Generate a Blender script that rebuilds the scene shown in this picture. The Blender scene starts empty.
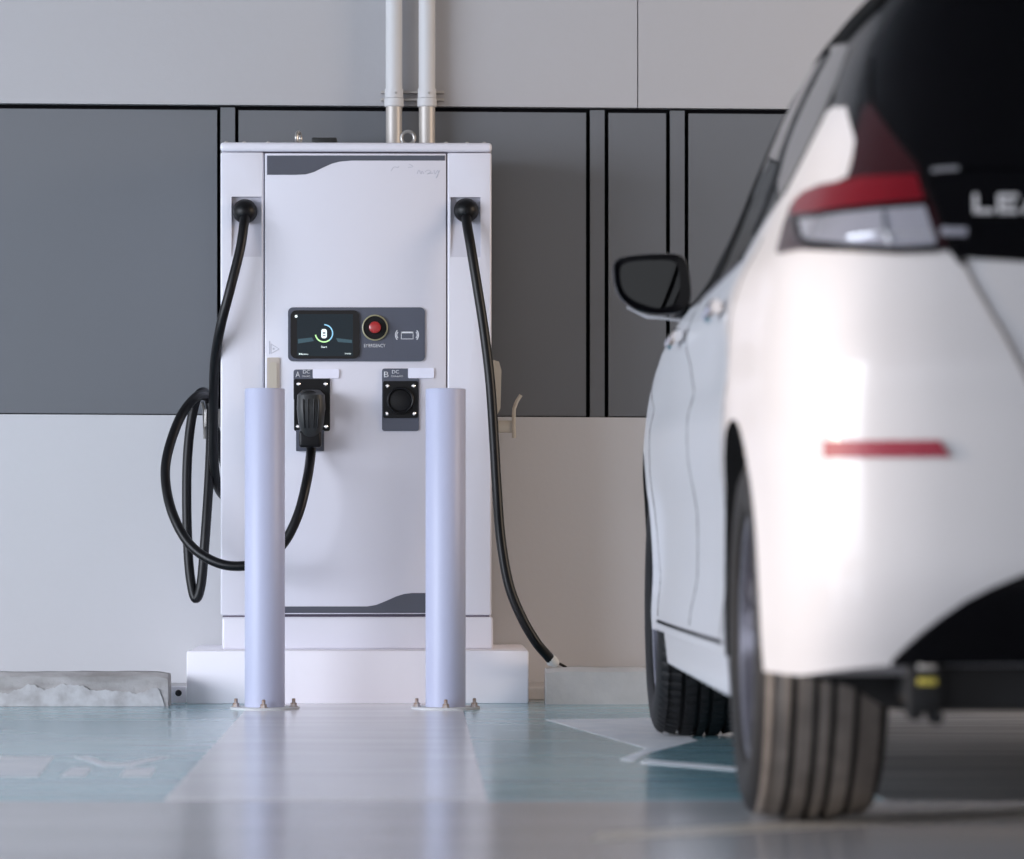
import bpy, bmesh, math, random
from mathutils import Vector, Matrix
S = bpy.context.scene
COL = S.collection
random.seed(7)
PI = math.pi
# ------------------------------------------------------------------ camera
FPX, HY, CAMZ, TH = 3763.0, 530.0, 0.511, math.radians(1.4)
cam = bpy.data.cameras.new('camera')
cam.sensor_width = 36; cam.lens = FPX/1024*36
cam.shift_y = (HY-429.5)/1024
cam.clip_start = .05; cam.clip_end = 100
cam.dof.use_dof = True; cam.dof.focus_distance = 11.0; cam.dof.aperture_fstop = 3.3
camo = bpy.data.objects.new('camera', cam); COL.objects.link(camo)
camo.location = (0, 0, CAMZ); camo.rotation_euler = (PI/2, 0, -TH)
S.camera = camo
S.view_settings.view_transform = 'Standard'; S.view_settings.look = 'None'
S.view_settings.gamma = 1; S.view_settings.exposure = 0.60; S.view_settings.use_curve_mapping = False
# ------------------------------------------------------------------ world + lights
w = bpy.data.worlds.new('garage_daylight'); S.world = w; w.use_nodes = True
nt = w.node_tree; nt.nodes.clear()
wo = nt.nodes.new('ShaderNodeOutputWorld'); wb = nt.nodes.new('ShaderNodeBackground')
tc = nt.nodes.new('ShaderNodeTexCoord'); sx = nt.nodes.new('ShaderNodeSeparateXYZ')
cr = nt.nodes.new('ShaderNodeValToRGB'); mr = nt.nodes.new('ShaderNodeMapRange')
mr.inputs['From Min'].default_value = -1; mr.inputs['From Max'].default_value = 1
nt.links.new(tc.outputs['Generated'], sx.inputs[0]); nt.links.new(sx.outputs['X'], mr.inputs[0]); nt.links.new(mr.outputs[0], cr.inputs[0])
for k, (p_, c_) in enumerate(((0, (.86, .90, .97)), (.22, (.76, .80, .88)), (.40, (.58, .58, .61)), (.62, (.46, .44, .43)), (.85, (.46, .41, .36)), (1, (.60, .52, .45)))):
    e = cr.color_ramp.elements[k] if k < 2 else cr.color_ramp.elements.new(p_)
    e.position = p_; e.color = (*c_, 1)
nt.links.new(cr.outputs[0], wb.inputs[0]); nt.links.new(wb.outputs[0], wo.inputs[0])
wb.inputs[1].default_value = 1.6

def area(name, loc, target, sx_, sy_, power, col):
    l = bpy.data.lights.new(name, 'AREA'); l.shape = 'RECTANGLE'; l.size = sx_; l.size_y = sy_
    l.energy = power; l.color = col
    o = bpy.data.objects.new(name, l); COL.objects.link(o); o.location = loc
    o.rotation_euler = (Vector(target)-Vector(loc)).to_track_quat('-Z', 'Y').to_euler()
    return o
area('daylight_opening_left', (-7.3, 5.4, 1.7), (-.6, 11, .7), 6.0, 2.4, 400, (.82, .88, 1.0))
area('warm_light_right', (4.8, 9.2, 2.2), (1.2, 11.6, 1.0), 1.6, 1.6, 62, (1.0, .80, .62))  # unseen warm area light set inside the right wall; warms the back wall
sp = bpy.data.lights.new('low_sun_patch', 'SPOT'); sp.energy = 850; sp.color = (1.0, .68, .40)
sp.spot_size = math.radians(13); sp.spot_blend = .5; sp.shadow_soft_size = .12
spo = bpy.data.objects.new('low_sun_patch', sp); COL.objects.link(spo); spo.location = (-5.6, 6.1, 1.35)
spo.rotation_euler = (Vector((.62, 6.42, .66))-spo.location).to_track_quat('-Z', 'Y').to_euler()

# ------------------------------------------------------------------ image <-> world
FWD = Vector((math.sin(TH), math.cos(TH), 0)); RGT = Vector((math.cos(TH), -math.sin(TH), 0))
def ray(px, py): return FWD + RGT*((px-512)/FPX) + Vector((0, 0, (HY-py)/FPX))
def R(px, py, Y):                       # point on the plane y = Y
    d = ray(px, py); return Vector((0, 0, CAMZ)) + d*(Y/d.y)
def F(px, py, z=0.0):                   # point on the floor
    d = ray(px, py); return Vector((0, 0, CAMZ)) + d*((z-CAMZ)/d.z)
def proj(p):
    q = Vector(p)-Vector((0, 0, CAMZ)); D = q.dot(FWD)
    return (512+FPX*q.dot(RGT)/D, HY-FPX*q.z/D)

# ------------------------------------------------------------------ materials
def mat(name, col, rough=.5, metal=0, coat=0, emit=None, es=1, noise=None, bump=None, ior=None, alpha=None, trans=0, spec=None, cr=.03):
    m = bpy.data.materials.new(name); m.use_nodes = True; t = m.node_tree
    b = t.nodes['Principled BSDF']
    b.inputs['Base Color'].default_value = (*col, 1); b.inputs['Roughness'].default_value = rough
    b.inputs['Metallic'].default_value = metal; b.inputs['Coat Weight'].default_value = coat
    b.inputs['Coat Roughness'].default_value = cr
    if trans: b.inputs['Transmission Weight'].default_value = trans
    if spec is not None: b.inputs['Specular IOR Level'].default_value = spec
    if ior: b.inputs['IOR'].default_value = ior
    if emit: b.inputs['Emission Color'].default_value = (*emit, 1); b.inputs['Emission Strength'].default_value = es
    c = t.nodes.new('ShaderNodeTexCoord')
    if noise:                             # (second colour, scale, low, high[, xyz stretch])
        mp = t.nodes.new('ShaderNodeMapping'); t.links.new(c.outputs['Object'], mp.inputs[0])
        if len(noise) > 4: mp.inputs['Scale'].default_value = noise[4]
        n = t.nodes.new('ShaderNodeTexNoise'); n.inputs['Scale'].default_value = noise[1]; n.inputs['Detail'].default_value = 6
        r = t.nodes.new('ShaderNodeValToRGB'); r.color_ramp.elements[0].position = noise[2]; r.color_ramp.elements[1].position = noise[3]
        r.color_ramp.elements[0].color = (*col, 1); r.color_ramp.elements[1].color = (*noise[0], 1)
        t.links.new(mp.outputs[0], n.inputs['Vector']); t.links.new(n.outputs['Fac'], r.inputs[0]); t.links.new(r.outputs[0], b.inputs['Base Color'])
    if bump:                              # (scale, strength[, stretch])
        mp = t.nodes.new('ShaderNodeMapping'); t.links.new(c.outputs['Object'], mp.inputs[0])
        if len(bump) > 2: mp.inputs['Scale'].default_value = bump[2]
        n = t.nodes.new('ShaderNodeTexNoise'); n.inputs['Scale'].default_value = bump[0]; n.inputs['Detail'].default_value = 5
        u = t.nodes.new('ShaderNodeBump'); u.inputs['Strength'].default_value = bump[1]; u.inputs['Distance'].default_value = .01
        t.links.new(mp.outputs[0], n.inputs['Vector']); t.links.new(n.outputs['Fac'], u.inputs['Height']); t.links.new(u.outputs[0], b.inputs['Normal'])
    return m
M = dict(
 concrete=mat('grey_floor_coating', (.42, .41, .42), .18, noise=((.54, .53, .54), 1.2, .35, .7, (.5, 2, 1)), bump=(3, .10, (.3, 2.5, 1))),
 shaded_floor=mat('car_shaded_floor', (.10, .10, .10), .4, noise=((.26, .255, .25), 3, .4, .62, (.35, 3.5, 1)), bump=(6, .2, (.4, 2.5, 1))),  # streaky grey floor, darkened in colour for the car's shade
 teal=mat('turquoise_floor_paint', (.20, .40, .47), .17, noise=((.36, .54, .57), 2.2, .35, .72, (.5, 2.2, 1)), bump=(3, .10, (.3, 2.5, 1))),
 pale=mat('pale_walkway_paint', (.70, .68, .71), .2, noise=((.80, .78, .80), 2.5, .35, .7, (.5, 2.2, 1)), bump=(3, .10, (.3, 2.5, 1))),
 white_line=mat('worn_white_paint', (.74, .76, .80), .55, noise=((.85, .85, .87), 9, .4, .6)),
 cream_line=mat('worn_cream_line', (.55, .50, .44), .3, noise=((.62, .58, .52), 6, .4, .6)),
 wall_up=mat('upper_wall_panel', (.43, .425, .44), .6, bump=(60, .05)),
 wall=mat('painted_wall_panel', (.60, .595, .61), .55, bump=(60, .05)),
 dark_panel=mat('dark_grey_cladding', (.14, .148, .162), .4, bump=(30, .02)),
 black=mat('black_gap', (.002, .002, .003), .8, spec=.1),
 plinth=mat('white_plinth_paint', (.94, .91, .97), .5, bump=(25, .06)),
 curb=mat('rough_concrete', (.30, .28, .27), .8, noise=((.48, .46, .46), 7, .35, .65, (1, 3, 3)), bump=(40, .4)),
 curb2=mat('pale_concrete', (.42, .41, .41), .8, noise=((.52, .51, .51), 7, .35, .65), bump=(40, .3)),
 whitewash=mat('chipped_whitewash', (.58, .57, .58), .8, noise=((.40, .38, .38), 22, .4, .7), bump=(40, .3)),
 bollard=mat('lavender_grey_enamel', (.50, .52, .68), .42),
 steel=mat('galvanised_steel', (.50, .49, .47), .35, .8, noise=((.40, .38, .36), 30, .4, .6)),
 rust=mat('rusty_bolt', (.30, .20, .15), .55, .5, noise=((.45, .40, .38), 60, .4, .6)),
 pipe=mat('grey_pipe_paint', (.60, .60, .61), .5),
 pipe2=mat('bare_conduit', (.48, .45, .42), .45, .35),
 cab=mat('charger_white_enamel', (.74, .73, .80), .32, coat=.2),
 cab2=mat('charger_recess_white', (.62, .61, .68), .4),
 seam=mat('door_seam', (.10, .08, .12), .6),
 stripe=mat('slate_stripe', (.08, .085, .11), .4),
 panelg=mat('slate_panel', (.085, .093, .125), .4),
 screen=mat('screen_bezel_black', (.003, .003, .005), .15, spec=.25),
 display=mat('display_dark_blue', (.004, .010, .016), .2, spec=.25, emit=(.03, .065, .09), es=.06),
 disp_mid=mat('display_horizon_glow', (.02, .06, .08), .2, emit=(.06, .14, .18), es=.15),
 ui_white=mat('display_white', (.6, .7, .7), .3, emit=(.75, .85, .85), es=.55),
 ui_green=mat('display_green', (.4, .7, .3), .3, emit=(.45, .8, .35), es=.55),
 ui_blue=mat('display_blue', (.2, .45, .6), .3, emit=(.25, .5, .7), es=.5),
 red=mat('emergency_red', (.42, .03, .03), .3, coat=.4),
 ringy=mat('yellow_grey_ring', (.35, .33, .20), .4),
 printw=mat('white_print', (.75, .76, .80), .5),
 sticker=mat('blank_white_sticker', (.86, .86, .98), .5),
 printg=mat('faint_grey_print', (.55, .55, .62), .5),
 rubber=mat('black_cable_rubber', (.004, .004, .005), .38, spec=.3),
 plastic=mat('black_plastic', (.005, .005, .006), .4, spec=.25),
 plasticg=mat('charcoal_plastic', (.022, .023, .023), .45, bump=(80, .1)),
 seamg=mat('grey_panel_gap', (.16, .15, .15), .6),
 latch=mat('brushed_latch', (.55, .50, .46), .35, .7),
 beige=mat('beige_metal', (.55, .50, .42), .4, .3),
 car=mat('pearl_white_paint', (.56, .56, .58), .5, coat=.5, spec=.3, cr=.14),
 gloss=mat('gloss_black_trim', (.002, .002, .003), .16, spec=.12),
 roof=mat('black_roof_paint', (.003, .003, .004), .22, spec=.2),
 glass=mat('tinted_glass', (.002, .002, .003), .1, spec=.12),
 glass_side=mat('grey_side_glass', (.045, .047, .048), .05, ior=1.6),
 lens_red=mat('red_lens', (.13, .002, .008), .3, spec=.3),
 lens_dred=mat('deep_red_lens', (.022, .003, .005), .25, spec=.3),
 lens_clear=mat('clear_lens', (.42, .43, .50), .12, metal=.5, coat=1.0),
 chrome=mat('chrome', (.8, .8, .82), .08, 1),
 matte=mat('matte_black_rubber', (.004, .004, .004), .7, spec=.08),
 satin=mat('satin_chrome', (.85, .85, .87), .35, .3),
 refl=mat('red_reflector', (.26, .008, .03), .5, coat=0),
 tire=mat('tyre_rubber', (.009, .009, .010), .6, spec=.3),
 tire_dusty_lit=mat('dusty_lit_tyre_rubber', (.16, .14, .125), .75, noise=((.25, .22, .195), 14, .35, .65)),  # dust brown, with the light on the rear tread put into the colour
 rim=mat('alloy_rim', (.20, .20, .24), .25, .8),
 rimd=mat('dark_brake', (.03, .03, .035), .5, .5),
 under=mat('underbody_black', (.008, .008, .009), .8),
 mirror=mat('mirror_glass', (.030, .032, .034), .02, 1),
 yellow=mat('yellow_mark', (.6, .5, .08), .5),
 tape=mat('white_tape', (.75, .75, .75), .6),
 ceil=mat('concrete_ceiling', (.30, .30, .31), .8, bump=(10, .2)),
)

# ------------------------------------------------------------------ object helpers
def link(name, me, parent=None):
    o = bpy.data.objects.new(name, me); COL.objects.link(o)
    if parent: o.parent = parent
    return o
def worldloc(o):
    v = Vector((0, 0, 0))
    while o: v += o.location; o = o.parent
    return v
def smooth(me, on=True, ang=35):
    me.polygons.foreach_set('use_smooth', [on]*len(me.polygons))
    if on: me.set_sharp_from_angle(angle=math.radians(ang))
def obj(name, bm, m, parent=None, sm=True, ang=35):
    """bm in world coordinates -> one mesh object; its origin at the bottom centre of its bounds"""
    bmesh.ops.remove_doubles(bm, verts=bm.verts, dist=1e-6)
    bmesh.ops.recalc_face_normals(bm, faces=bm.faces)
    vs = [v.co for v in bm.verts]
    lo = Vector([min(v[i] for v in vs) for i in range(3)]); hi = Vector([max(v[i] for v in vs) for i in range(3)])
    org = Vector(((lo.x+hi.x)/2, (lo.y+hi.y)/2, lo.z))
    bmesh.ops.translate(bm, verts=bm.verts, vec=-org)
    me = bpy.data.meshes.new(name); bm.to_mesh(me); bm.free()
    ms = m if isinstance(m, list) else [m]
    for q in ms: me.materials.append(q)
    if sm: smooth(me, True, ang)
    o = link(name, me, parent)
    o.location = org - (worldloc(parent) if parent else Vector((0, 0, 0)))
    return o
def thing(name, loc, label, cat, group=None):
    o = link(name, None); o.location = loc; o.empty_display_size = .1
    o['label'] = label; o['category'] = cat
    if group: o['group'] = group
    return o
def tag(o, label, cat, group=None):
    o['label'] = label; o['category'] = cat
    if group: o['group'] = group
    return o
def struct(o, label=None, cat=None):
    o['kind'] = 'structure'
    if label: o['label'] = label; o['category'] = cat
    return o
def box(bm, lo, hi, bev=0, seg=2):
    r = bmesh.ops.create_cube(bm, size=1)
    for v in r['verts']:
        v.co = Vector([(lo[i]+hi[i])/2 + v.co[i]*(hi[i]-lo[i]) for i in range(3)])
    if bev:
        es = list({e for v in r['verts'] for e in v.link_edges})
        bmesh.ops.bevel(bm, geom=es, offset=bev, segments=seg, affect='EDGES', profile=.5)
    return bm
def B(lo, hi, bev=0, seg=2): return box(bmesh.new(), lo, hi, bev, seg)
def pbox(x0, y0, x1, y1, Y0, Y1, bev=0, seg=2):
    """box whose front face (at depth Y0) fills the rectangle, reaching back to Y1"""
    a, b = R(x0, y1, Y0), R(x1, y0, Y0)
    return B((a.x, Y0, a.z), (b.x, Y1, b.z), bev, seg)
def prism(pts, d, bm=None):
    """pts: 3D polygon, d: extrusion vector"""
    bm = bm or bmesh.new(); d = Vector(d)
    a = [bm.verts.new(Vector(p)) for p in pts]; b = [bm.verts.new(Vector(p)+d) for p in pts]
    n = len(a); bm.faces.new(a); bm.faces.new(b[::-1])
    for i in range(n): bm.faces.new((a[i], b[i], b[(i+1) % n], a[(i+1) % n]))
    return bm
def pprism(pp, Y0, Y1, bm=None): return prism([R(x, y, Y0) for x, y in pp], (0, Y1-Y0, 0), bm)
def rrect(x0, y0, x1, y1, r, n=5):
    o = []
    for cx, cy, a0 in ((x1-r, y1-r, 0), (x0+r, y1-r, 90), (x0+r, y0+r, 180), (x1-r, y0+r, 270)):
        for k in range(n+1):
            a = math.radians(a0+90*k/n); o.append((cx+r*math.cos(a), cy+r*math.sin(a)))
    return o
def lathe(prof, base, axis, seg=48, bm=None, caps=True):
    """prof: [(radius, along)]"""
    bm = bm or bmesh.new(); ax = Vector(axis).normalized()
    u = ax.orthogonal().normalized(); v = ax.cross(u); base = Vector(base); rings = []
    for r, h in prof:
        rings.append([bm.verts.new(base+ax*h+(u*math.cos(2*PI*k/seg)+v*math.sin(2*PI*k/seg))*max(r, 1e-5)) for k in range(seg)])
    for a, b in zip(rings, rings[1:]):
        for k in range(seg): bm.faces.new((a[k], a[(k+1) % seg], b[(k+1) % seg], b[k]))
    if caps: bm.faces.new(rings[0][::-1]); bm.faces.new(rings[-1])
    return bm
def crom(P, n=8, closed=False):
    out = []; N = len(P)
    g = (lambda i: P[i % N]) if closed else (lambda i: P[max(0, min(N-1, i))])
    for i in range(N if closed else N-1):
        a, b, c, d = (Vector(g(j)) for j in (i-1, i, i+1, i+2))
        for k in range(n):
            t = k/n
            out.append(.5*((2*b)+(c-a)*t+(2*a-5*b+4*c-d)*t*t+(3*b-a-3*c+d)*t**3))
    if not closed: out.append(Vector(P[-1]))
    return out
def tube(path, r, seg=14, bm=None, closed=False, twist=None):
    bm = bm or bmesh.new(); n = len(path); rings = []
    T = [(path[(i+1) % n]-path[i-1] if closed or 0 < i < n-1 else (path[1]-path[0] if i == 0 else path[-1]-path[-2])).normalized() for i in range(n)]
    u = T[0].orthogonal().normalized()
    for i in range(n):
        u = (u-T[i]*u.dot(T[i])).normalized(); v = T[i].cross(u)
        rr = r[i] if isinstance(r, list) else r
        rings.append([bm.verts.new(path[i]+(u*math.cos(2*PI*k/seg)+v*math.sin(2*PI*k/seg))*rr) for k in range(seg)])
    for i in range(n if closed else n-1):
        a, b = rings[i], rings[(i+1) % n]
        for k in range(seg): bm.faces.new((a[k], a[(k+1) % seg], b[(k+1) % seg], b[k]))
    if not closed: bm.faces.new(rings[0][::-1]); bm.faces.new(rings[-1])
    return bm
def cyl(p0, p1, r, seg=24, bm=None):
    p0, p1 = Vector(p0), Vector(p1); return lathe([(r, 0), (r, (p1-p0).length)], p0, p1-p0, seg, bm)
def bake_diff(o, cutters, transfer=False):
    for c in cutters:
        md = o.modifiers.new('cut', 'BOOLEAN'); md.operation = 'DIFFERENCE'; md.solver = 'EXACT'; md.object = c
        if transfer: md.material_mode = 'TRANSFER'
    dg = bpy.context.evaluated_depsgraph_get(); dg.update()
    me = bpy.data.meshes.new_from_object(o.evaluated_get(dg)); o.modifiers.clear(); o.data = me
    for c in cutters: bpy.data.objects.remove(c)
    smooth(me, True, 35)
def text(name, s, px0, px1, pcy, Y, m, parent, h=None, depth=.0008):
    """word whose width spans px0..px1 (height h px), on the plane y = Y facing the viewer's side"""
    cu = bpy.data.curves.new(name, 'FONT'); cu.body = s; cu.extrude = 0; cu.offset = .004
    t = bpy.data.objects.new(name, cu); COL.objects.link(t); bpy.context.view_layer.update()
    me = bpy.data.meshes.new_from_object(t.evaluated_get(bpy.context.evaluated_depsgraph_get()))
    bpy.data.objects.remove(t)
    xs = [v.co.x for v in me.vertices]; ys = [v.co.y for v in me.vertices]
    a, b = R(px0, pcy, Y), R(px1, pcy, Y); sc = (b.x-a.x)/(max(xs)-min(xs))
    sy = (h/FPX*Y)/(max(ys)-min(ys)) if h else sc
    bm = bmesh.new(); bm.from_mesh(me)
    r = bmesh.ops.extrude_face_region(bm, geom=bm.faces[:]); ev = {g for g in r['geom'] if isinstance(g, bmesh.types.BMVert)}
    for v in bm.verts:
        yy = Y-depth if v in ev else Y
        v.co = Vector((a.x+(v.co.x-min(xs))*sc, yy, a.z+(v.co.y-(max(ys)+min(ys))/2)*sy))
    return obj(name, bm, m, parent, sm=False)

# ================================================================== SETTING
WY = 11.68
struct(obj('floor', B((-9, -3, -.1), (9, 12.2, 0)), M['concrete'], sm=False))
def floorpoly(name, pp, m, top, raw=False):
    pts = [Vector(p) if raw else F(*p) for p in pp]
    return struct(obj(name, prism([(p.x, p.y, 0) for p in pts], (0, 0, top)), m, sm=False))
a = F(165, 800); b = F(242.5, 713.5); c = F(464, 713.5); d = F(487, 800)
far = 11.25
def ext(p, q, Y): return p+(q-p)*((Y-p.y)/(q.y-p.y))
YB = a.y
floorpoly('trim_1', [(-6, YB, 0), (a.x, YB, 0), ext(a, b, far), (-6, far, 0)], M['teal'], .0010, True)
floorpoly('trim_2', [(a.x, YB, 0), (d.x, YB, 0), ext(d, c, far), ext(a, b, far)], M['pale'], .0014, True)
floorpoly('trim_3', [(d.x, YB-.02, 0), (F(886, 800).x, YB-.02, 0), (F(886, 800).x-.05, far, 0), ext(d, c, far)], M['teal'], .0010, True)
floorpoly('trim_8', [(F(886, 800).x, YB-.05, 0), (5.6, YB-.05, 0), (5.6, far, 0), (F(886, 800).x-.05, far, 0)], M['shaded_floor'], .0008, True)  # floor under the car, its shade painted in
def mark(name, polys, m, label, z=.0014):
    bm = bmesh.new()
    for pp in polys: prism([(*F(x, y).xy, 0) for x, y in pp], (0, 0, z), bm)
    return struct(obj(name, bm, m, sm=False), label, 'floor marking')
mark('trim_4', [[(74, 757.5), (88, 757), (104, 762), (118, 764), (136, 761), (160, 757), (172, 757.5), (146, 763), (132, 767), (104, 767), (92, 763)],
                [(72, 768), (92, 768), (84, 777), (60, 777)], [(126, 769), (156, 768), (150, 777), (120, 777)],
                [(-40, 757), (54, 757), (38, 777), (-60, 777)]], M['white_line'],
     'worn white painted lettering on the turquoise bay floor at the left')
mark('trim_5', [[(545, 720), (700, 717.5), (716, 727), (690, 738), (646, 749)]], M['white_line'],
     'pale painted triangle on the turquoise floor by the front wheel')
mark('trim_6', [[(620, 760), (646, 749), (690, 738), (698, 741), (650, 753), (632, 762)],
                [(646, 760), (790, 772), (790, 776), (640, 763.5)]], M['white_line'],
     'thin white painted line crossing the floor between the two car wheels', .0017)
mark('trim_7', [[(600, 833), (1060, 806), (1060, 816), (590, 841)]], M['cream_line'],
     'worn cream line across the bare grey floor in front of the car', .0010)
# back wall: black backing slab with cladding hung on it
wall = struct(obj('wall_back', B((-9, WY+.03, 0), (9, WY+.3, 3.2)), M['black'], sm=False))
def wz(py): return R(400, py, WY).z
TZ, T2, BZ = wz(106.5), wz(111.5), wz(416.5)
slope = -.0045
def clad(name, x0, x1, z0, z1, Y, m, s0=0, s1=0, bev=.0):
    pts = [(x0, Y, z0+s0*x0), (x1, Y, z0+s0*x1), (x1, Y, z1+s1*x1), (x0, Y, z1+s1*x0)]
    return obj(name, prism(pts, (0, WY+.03-Y, 0)), m, wall, sm=False)
J = R(637.5, 50, WY).x
clad('upper_panel', -9, J-.0015, TZ, 3.2, WY-.012, M['wall_up'], slope)
clad('upper_panel', J+.0015, 9, TZ, 3.2, WY-.012, M['wall_up'], slope)
clad('lower_panel', -9, 9, 0, BZ, WY-.01, M['wall'], 0, slope)
X = lambda p: R(p, 200, WY).x
for x0, x1 in ((-9, X(217)), (X(238.5), X(586)), (X(608.5), X(666)), (X(688.5), 9)):
    clad('dark_panel', x0, x1, BZ+.004, T2, WY, M['dark_panel'], slope, slope)
for x0, x1 in ((X(220.5), X(235)), (X(590), X(604.5)), (X(670), X(684.5))):
    clad('mullion', x0, x1, BZ+.002, T2+.008, WY-.004, M['dark_panel'], slope, slope)
struct(obj('ceiling', B((-9, -3, 3.2), (9, 12.2, 3.4)), M['ceil'], sm=False))
struct(obj('light_block_right', B((5.6, -3, 0), (5.9, 12.2, 3.2)), M['wall'], sm=False))  # unseen wall, added to block light from the right under the car
# low concrete ledge along the wall foot
struct(obj('baseboard_back', B((-9, 11.3, 0), (9, WY-.01, .038), .004), M['curb2'], sm=False))

# ================================================================== KERBS, PLINTH
def stop(name, x0, x1, Y0, h, label, m, washed):
    bm = bmesh.new(); dp = .14
    pts = [(0, 0), (dp, 0), (dp, h-.012), (dp-.02, h), (.02, h), (.004, h-.012)]
    n = 60; rings = []
    for k in range(n+1):
        x = x0+(x1-x0)*k/n; j = (lambda s: (random.random()-.5)*s)
        end = .006 if k in (0, n) else 0
        rings.append([bm.verts.new((x, Y0+y+(j(.003)), max(0, z+(j(.0025) if z > 0 else 0)-end*(z > .05)))) for y, z in pts])
    for a_, b_ in zip(rings, rings[1:]):
        for k in range(6): bm.faces.new((a_[k], a_[(k+1) % 6], b_[(k+1) % 6], b_[k]))
    bm.faces.new(rings[0]); bm.faces.new(rings[-1][::-1])
    if washed:
        root = thing(name, ((x0+x1)/2, Y0+dp/2, 0), label, 'wheel stop', None)
        obj('kerb_block', bm, m, root, ang=20)
        b2 = bmesh.new(); tops = []
        nn = 400
        for k in range(nn+1):
            u = k/nn; q_ = sum(math.sin(u*fr*38+ph)/fr for fr, ph in ((1, .4), (2.3, 2), (5.1, 1), (9.7, 4), (19, 2.2)))
            zt = .050+.010*q_+random.random()*.004+.022*math.exp(-((u-.86)/.022)**2)*0
            zt += .020*math.exp(-((u-.80)/.012)**2)
            zt = min(zt, .085)*min(1, (1-u)/.01+.04)
            tops.append((x0+(x1-x0-.01)*u, max(.003, zt)))
        rr = [[b2.verts.new((x, yy, zz)) for yy, zz in ((Y0-.004, .0015), (Y0-.004, z), (Y0+.006, z), (Y0+.006, .0015))] for x, z in tops]
        for a_, b_ in zip(rr, rr[1:]):
            for k in range(4): b2.faces.new((a_[k], a_[(k+1) % 4], b_[(k+1) % 4], b_[k]))
        b2.faces.new(rr[0]); b2.faces.new(rr[-1][::-1])
        obj('whitewash_patch', b2, M['whitewash'], root, sm=False)
        return root
    return tag(obj(name, bm, m, ang=20), label, 'wheel stop')
a = R(168, 700, 10.9)
stop('wheel_stop', a.x-1.95, a.x, 10.9, .099, 'stained concrete wheel stop with flaking whitewash, left of the white plinth', M['curb'], True)
a = R(546, 700, 11.0)
stop('wheel_stop', a.x, a.x+1.6, 11.0, .108, 'pale smooth concrete wheel stop between the plinth and the car front tyre', M['curb2'], False)
PY = 11.06
a = R(186.5, 704, PY); b = R(528.5, 650.5, PY)
PZ = b.z
tag(obj('plinth', B((a.x, PY, 0), (b.x, WY-.02, PZ), .006), M['plinth']), 'low white painted concrete plinth under the charging station', 'plinth')
# small anchor bracket between kerb and plinth
br = thing('wall_bracket', (R(178, 700, 11.12).x, 11.13, 0), 'small grey metal bracket with a hole, between left wheel stop and plinth', 'bracket')
bb = obj('plate', pbox(169, 686.5, 186, 703.2, 11.12, 11.128, .001), M['plinth'], br, sm=False)
hc = R(178.5, 693, 11.12)
obj('hole_rim', lathe([(.0095, 0), (.0095, .004), (.004, .004), (.004, .001)], hc, (0, -1, 0), 20), M['rimd'], br)
obj('foot_flange', B((R(168, 700, 11.12).x, 11.122, 0), (R(186.2, 700, 11.12).x, 11.19, .006), .001), M['curb2'], br)

# ================================================================== CHARGING STATION
CY = 11.19; CB = 11.58
def cz(py, Y=CY): return R(400, py, Y).z
def cxx(px, Y=CY): return R(px, 400, Y).x
ch = thing('charging_station', (cxx(356), (CY+CB)/2, PZ), 'tall white fast charging station with dark screen panel and two black cables', 'charger')
X0, X1 = cxx(220.5), cxx(491.5); zt, zb = cz(152.5), cz(615.5)
D0, D1 = cxx(264.5), cxx(446.5)
obj('cabinet_body', B((X0+.008, CY+.05, zb), (X1-.004, CB, zt), .01, 3), M['cab'], ch)
def column(x0, x1, ball_px):
    o = obj('side_panel', B((x0, CY, zb), (x1, CY+.052, zt), .006, 3), M['cab'], ch)
    l, r = ball_px
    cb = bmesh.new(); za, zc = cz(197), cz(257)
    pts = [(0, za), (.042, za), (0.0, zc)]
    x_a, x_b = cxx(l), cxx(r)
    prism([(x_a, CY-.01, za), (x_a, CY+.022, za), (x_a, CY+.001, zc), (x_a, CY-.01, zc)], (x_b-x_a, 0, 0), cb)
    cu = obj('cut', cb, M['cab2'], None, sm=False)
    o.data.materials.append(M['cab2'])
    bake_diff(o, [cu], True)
    return o
column(X0, D0-.0022, (231.5, 261.5)); column(D1+.0022, X1, (450.5, 480.5))
obj('door_seam', B((D0-.0022, CY+.012, zb), (D1+.0022, CY+.0515, zt)), M['seam'], ch, sm=False)
door = obj('door', B((D0+.001, CY-.002, zb+.004), (D1-.001, CY+.03, zt-.003), .003, 2), M['cab'], ch)
obj('top_cap', B((X0-.001, CY-.004, zt+.002), (X1+.001, CB+.002, cz(142.6)), .010, 4), M['cab'], ch)
obj('seam_line', B((X0+.006, CY+.006, zb-.004), (X1-.006, CB-.01, zb)), M['seam'], ch, sm=False)
a_, b_ = cxx(222), cxx(493)
obj('base_skirt', B((a_, CY-.002, PZ), (b_, CB, zb-.004), .008, 3), M['cab'], ch)
f = CY-.002
top = [(267, 155.5), (445, 155.5), (445, 160.5), (352, 160.5), (340, 161.5), (332, 163.5), (322, 168), (314, 172), (306, 174.3), (296, 174.8), (267, 174.8)]
obj('top_stripe', pprism(top, f-.0012, f), M['stripe'], door, sm=False)
bot = [(267, 606.5), (367, 606.5), (376, 605), (386, 601), (396, 596.5), (404, 594), (412, 593), (445, 593), (445, 613), (267, 613)]
obj('bottom_stripe', pprism(bot, f-.0012, f), M['stripe'], door, sm=False)
bm = bmesh.new()
for pts in ([(391, 171), (394, 167), (398, 167.5), (399, 166)], [(408, 167.5), (413, 166.5), (409, 164)],
            [(417, 174), (419, 170), (421, 174), (422, 171), (424, 174)], [(425, 172), (428, 170), (431, 172), (427, 174), (433, 173)], [(434, 170), (435, 174), (438, 170), (438, 175), (436, 178), (440, 170)]):
    obj('faint_script', tube(crom([R(x, y, f-.0004) for x, y in pts], 4), .0009, 6), M['printg'], door)
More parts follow.
